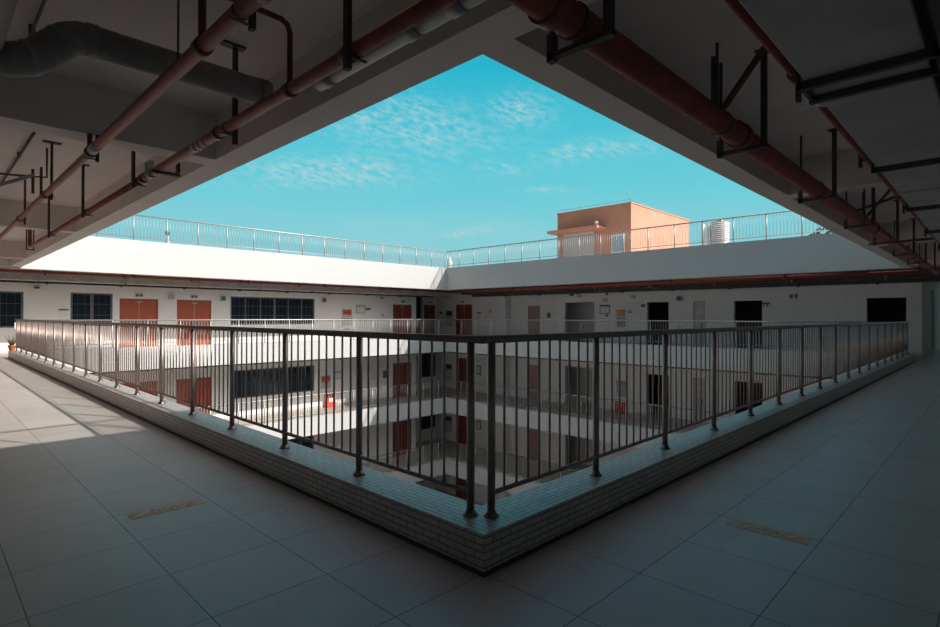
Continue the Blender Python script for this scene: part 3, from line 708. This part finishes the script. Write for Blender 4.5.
# ------------------------------------------------------------------ on the floor
def sticker(x0, x1, y0, y1, label):
    t_ = thing('floor_sticker', label, 'sticker', ((x0+x1)/2, (y0+y1)/2, 0))
    MB().box((x0, y0, .0004), (x1, y1, .002)).build('strip', M['sticker'], t_)
    b = MB(); lx = x1-x0 > y1-y0
    for k in range(6):
        f = .28+.08*k
        if lx: b.box((x0+(x1-x0)*f, y0+.045, .0021), (x0+(x1-x0)*(f+.045), y0+.09, .0024))
        else: b.box((x0+.045, y0+(y1-y0)*f, .0021), (x0+.09, y0+(y1-y0)*(f+.045), .0024))
    b.build('worn_print', M['sticker_ink'], t_)
M['sticker_ink'] = mottled('worn print', C(.36,.24,.17), C(.48,.36,.28), 30, .6)
sticker(-1.105, -.625, 2.27, 2.395, 'worn orange strip sticker on the left corridor floor')
sticker(1.69, 1.83, -1.14, -.66, 'worn orange strip sticker on the right corridor floor')
pp = thing('potted_plant', 'small clay pot with dry grassy plant at the end of the left kerb', 'plant', (.08, 21.54, .222))
MB().lathe((.08, 21.54, .222), [(.05, 0), (.08, .05), (.10, .15), (.115, .16), (.115, .20), (.09, .20), (.085, .18)], 18).build('pot', M['pot'], pp)
b = MB()
for k in range(26):
    a = k*2.4; l = .18+.25*random.random(); s = .06+.2*random.random()
    b.tube([(.08+.04*math.cos(a), 21.54+.04*math.sin(a), .41), (.08+(.04+s*.4)*math.cos(a), 21.54+(.04+s*.4)*math.sin(a), .41+l*.6), (.08+(.04+s)*math.cos(a), 21.54+(.04+s)*math.sin(a), .41+l)], [.008, .006, .002], 5)
stuff(b.build('foliage', M['leaf'], pp))

# ------------------------------------------------------------------ on the roof
PX, PY0, PY1, PZ = 26.0, 12.92, 17.93, 7.83
hut = thing('rooftop_building', 'terracotta painted stair hut on the flat roof', 'building', (30, 15.4, ST))
HS = Side(1, PX); b = MB()
b.box((PX, PY0, ST), (33.93, PY1, PZ)); b.build('walls', M['terracotta'], hut)
MB().box((PX-.04, PY0-.04, PZ), (33.97, PY1+.04, PZ+.06)).build('coping', M['terracotta'], hut)
b = MB()
n = 26
for k in range(n):
    z0 = ST+2.9*k/n; wbox(b, HS, 15.24, 17.44, -.05, .0, z0, z0+2.9/n*.80); wbox(b, HS, 15.24, 17.44, -.035, .0, z0, z0+2.9/n)
b.build('roller_shutter', M['hatch'], hut)
wbox(MB(), HS, 14.47, 17.97, -1.05, 0, 6.50, 6.66).build('canopy', M['terracotta'], hut)
wf = wbox(MB(), HS, 13.30, 14.15, -.03, 0, 5.05, 6.15).build('window', M['white'], hut)
wbox(MB(), HS, 13.38, 14.07, -.04, -.03, 5.13, 6.07).build('pane', NT('pale window glass').set(C(.35,.45,.52), .1, 0, .6), wf)
b = MB().lathe((PX-.65, 14.75, 6.74), [(.04, 0), (.09, .03), (.12, .10), (.09, .18), (.04, .21)], 14); b.cyl((PX-.65, 14.75, 6.66), (PX-.65, 14.75, 6.76), .06, 8)
b.build('globe_lamp', M['white'], hut)
b = MB().tube([(PX+.05, PY1, PZ+.22), (PX+.05, PY0+.1, PZ+.22), (33.5, PY0+.1, PZ+.22)], .012, 6)
for k in range(7): b.cyl((PX+.05, PY0+.1+(PY1-PY0-.1)*k/6, PZ+.05), (PX+.05, PY0+.1+(PY1-PY0-.1)*k/6, PZ+.22), .01, 6)
b.cyl((PX+.05, PY0+.1, PZ+.05), (PX+.05, PY0+.1, PZ+.75), .012, 6); b.build('lightning_rod', M['galv'], hut)
TK = (26.0, 8.08)
tk = thing('water_tank', 'round ribbed stainless water tank on the roof right of the hut', 'tank', (TK[0], TK[1], ST))
MB().lathe((TK[0], TK[1], ST+.25), [(.44, 0), (.47, .04), (.47, 2.24), (.44, 2.30), (.25, 2.35), (.12, 2.36)], 36).build('tank_body', M['tank'], tk)
MB().lathe((TK[0], TK[1], ST+2.60), [(.13, 0), (.15, .02), (.15, .05), (.05, .09)], 18).build('lid', M['steel_light'], tk)
b = MB()
for k in range(6):
    a = k*math.pi/3; b.cyl((TK[0]+.36*math.cos(a), TK[1]+.36*math.sin(a), ST), (TK[0]+.36*math.cos(a), TK[1]+.36*math.sin(a), ST+.27), .04, 8)
b.build('stand', M['galv'], tk)
b = MB().cyl((TK[0]-.30, TK[1]+.72, ST), (TK[0]-.30, TK[1]+.72, ST+2.5), .09, 12).cyl((TK[0]-.2, TK[1]+.52, ST), (TK[0]-.2, TK[1]+.52, ST+2.4), .07, 12)
b.build('supply_pipe', M['white'], tk)
pr = thing('roof_vent', 'small white vent with pointed cap at the far roof corner', 'vent', (20.55, 22.0, PT-.6))
MB().lathe((20.55, 22.0, ST), [(.09, 0), (.09, .95), (.16, 1.0), (.16, 1.12), (.05, 1.28), (.05, 1.42)], 14).build('vent_pipe', M['white'], pr)
cm = thing('security_camera', 'small camera on a short post behind the left roof railing', 'camera', (4.85, FY+.22, PT-.6))
MB().cyl((4.85, FY+.36, ST), (4.85, FY+.36, PT+.5), .03, 8).build('post', M['white'], cm)
MB().box((4.79, FY+.27, PT+.38), (4.91, FY+.45, PT+.50)).build('body', M['darkgrey'], cm)
MB().box((4.78, FY+.30, PT-.02), (4.92, FY+.42, PT+.14)).build('junction_box', M['grey'], cm)
tr = thing('tree', 'treetop showing above the right end of the shaded roof parapet', 'tree', (30, 4.0, -10.8))
MB().tube([(30, 4, -10.8), (30.1, 4.1, -2), (30, 4, 5.4)], [.3, .22, .06], 10).build('trunk', M['bark'], tr)
b = MB()
for k in range(420):
    a = random.random()*6.283; r = 1.15*random.random()**.5; z = 4.2+2.2*random.random()*(1-.4*r/1.15)
    c = Vector((30+r*math.cos(a), 4.0+r*math.sin(a), z)); d = Vector((random.uniform(-1,1), random.uniform(-1,1), random.uniform(-.6,.8))).normalized(); e = d.orthogonal().normalized()
    L = .16+.12*random.random(); vs = [b.bm.verts.new(c+d*L*x+e*L*.35*y) for x, y in ((-1,0),(0,-1),(1,0),(0,1))]; b.bm.faces.new(vs)
stuff(b.build('foliage', M['tree_leaf'], tr))

# ------------------------------------------------------------------ sky, sun, camera
W = bpy.data.worlds.new('sky'); SC.world = W; W.use_nodes = True
nt = W.node_tree; nt.nodes.clear()
class WN(NT):
    def __init__(s, t): s.t = t
w = WN(nt)
out = w.n('ShaderNodeOutputWorld'); bg = w.n('ShaderNodeBackground'); w.l(bg.outputs[0], out.inputs[0])
gen = w.n('ShaderNodeTexCoord').outputs['Generated']
def dot(v):
    nd = w.n('ShaderNodeVectorMath', operation='DOT_PRODUCT'); w.l(gen, nd.inputs[0]); nd.inputs[1].default_value = v; return nd.outputs['Value']
YAW = .7756
fwd = dot((math.cos(YAW), math.sin(YAW), 0)); rgt = dot((math.sin(YAW), -math.cos(YAW), 0)); upv = dot((0, 0, 1))
cr = w.n('ShaderNodeValToRGB'); w.l(upv, cr.inputs[0]); e = cr.color_ramp.elements
stops = [(0.0, (150,208,214)), (.10, (140,206,214)), (.20, (114,205,217)), (.30, (84,198,215)), (.42, (40,180,206)), (.60, (118,138,164)), (1.0, (160,146,164))]
e[0].position, e[0].color = stops[0][0], lin(*stops[0][1]); e[1].position, e[1].color = stops[-1][0], lin(*stops[-1][1])
for p_, c_ in stops[1:-1]: x = e.new(p_); x.color = lin(*c_)
# high thin clouds: streaky noise inside soft patches of the sky
ff = w.math('MAXIMUM', fwd, .08); U = w.math('DIVIDE', rgt, ff); V = w.math('DIVIDE', upv, ff)
def patch(u, v, ru, rv, tilt=0):
    du = w.math('SUBTRACT', U, u); dv = w.math('SUBTRACT', V, v); dv = w.math('ADD', dv, w.math('MULTIPLY', du, tilt))
    a = w.math('POWER', w.math('DIVIDE', du, ru), 2); b_ = w.math('POWER', w.math('DIVIDE', dv, rv), 2)
    return w.math('EXPONENT', w.math('MULTIPLY', w.math('ADD', a, b_), -1))
px = lambda x, y: ((x-470)/543, (317-y)/543)
masks = [patch(*px(405, 125), .16, .055, .10), patch(*px(330, 172), .17, .028, -.02), patch(*px(585, 152), .13, .020, -.1), patch(*px(500, 165), .05, .02), patch(*px(545, 190), .05, .006), patch(*px(520,110), .06,.03), patch(*px(470,232), .05, .008, -.15)]
mk = masks[0]
for q in masks[1:]: mk = w.math('MAXIMUM', mk, q)
def streak(su, sv, seed, tilt):
    cb = w.n('ShaderNodeCombineXYZ'); w.l(w.math('MULTIPLY', U, su), cb.inputs[0]); w.l(w.math('MULTIPLY', w.math('ADD', V, w.math('MULTIPLY', U, tilt)), sv), cb.inputs[1]); cb.inputs[2].default_value = seed
    nd = w.n('ShaderNodeTexNoise'); w.l(cb.outputs[0], nd.inputs['Vector']); nd.inputs['Scale'].default_value = 1; nd.inputs['Detail'].default_value = 5; nd.inputs['Roughness'].default_value = .6; return nd.outputs[0]
s1 = w.ramp(streak(48, 105, 3.1, .28), .38, .78); s2 = w.ramp(streak(9, 17, 8.2, .2), .28, .55)
cl = w.math('MULTIPLY', w.math('MULTIPLY', s1, s2), w.math('MULTIPLY', mk, 1.1))
haze = w.math('MULTIPLY', w.math('MULTIPLY', w.ramp(streak(2.2, 9, 1.7, .1), .40, .75), w.ramp(V, .22, .08)), .62)
tot = w.math('MINIMUM', w.math('ADD', cl, haze), .85)
side = w.n('ShaderNodeMapRange', interpolation_type='SMOOTHSTEP'); w.l(fwd, side.inputs[0]); side.inputs[1].default_value = .60; side.inputs[2].default_value = .05
sunside = w.mix(side.outputs[0], cr.outputs[0], (.115, .205, .25, 1))   # duller sky behind
sdir = Vector((.638, -1.22, 1)).normalized()
glow = w.math('POWER', w.math('MAXIMUM', dot(tuple(sdir)), 0), 5)
gl = w.n('ShaderNodeMix', data_type='RGBA', blend_type='ADD'); gl.inputs[0].default_value = 1
w.l(sunside, gl.inputs[6])
gm = w.n('ShaderNodeVectorMath', operation='SCALE'); gm.inputs[0].default_value = (2.7, 2.6, 2.5); w.l(glow, gm.inputs['Scale']); w.l(gm.outputs[0], gl.inputs[7])
sunside = gl.outputs[2]      # bright haze round the sun
w.l(w.mix(tot, sunside, lin(196,216,222)), bg.inputs['Color'])
bg.inputs['Strength'].default_value = 1.0

sd = bpy.data.lights.new('sun', 'SUN'); sd.energy = 5.4; sd.angle = math.radians(.53); sd.color = (1, .93, .85)
so = bpy.data.objects.new('sun', sd); COL.objects.link(so); so.location = (30, -30, 40)
so.rotation_euler = Vector((-.638, 1.22, -1)).to_track_quat('-Z', 'Y').to_euler()

cd = bpy.data.cameras.new('camera'); cam = bpy.data.objects.new('camera', cd); COL.objects.link(cam); SC.camera = cam
yaw, pit, rol = .7756, .0060, .0024
F = Vector((math.cos(yaw)*math.cos(pit), math.sin(yaw)*math.cos(pit), math.sin(pit)))
R = Vector((math.sin(yaw), -math.cos(yaw), 0)); U_ = R.cross(F)
R2 = R*math.cos(rol)+U_*math.sin(rol); U2 = U_*math.cos(rol)-R*math.sin(rol)
mw = Matrix((R2, U2, -F)).transposed().to_4x4(); mw.translation = (-2.1524, -2.0002, 1.4)
cam.matrix_world = mw
cd.sensor_width = 36; cd.lens = 542.88*36/940; cd.clip_start = .05; cd.clip_end = 500

vs = SC.view_settings
vs.view_transform = 'Standard'; vs.look = 'None'; vs.gamma = 1; vs.use_curve_mapping = False; vs.exposure = 0
SC.cycles.max_bounces = 10; SC.cycles.diffuse_bounces = 6
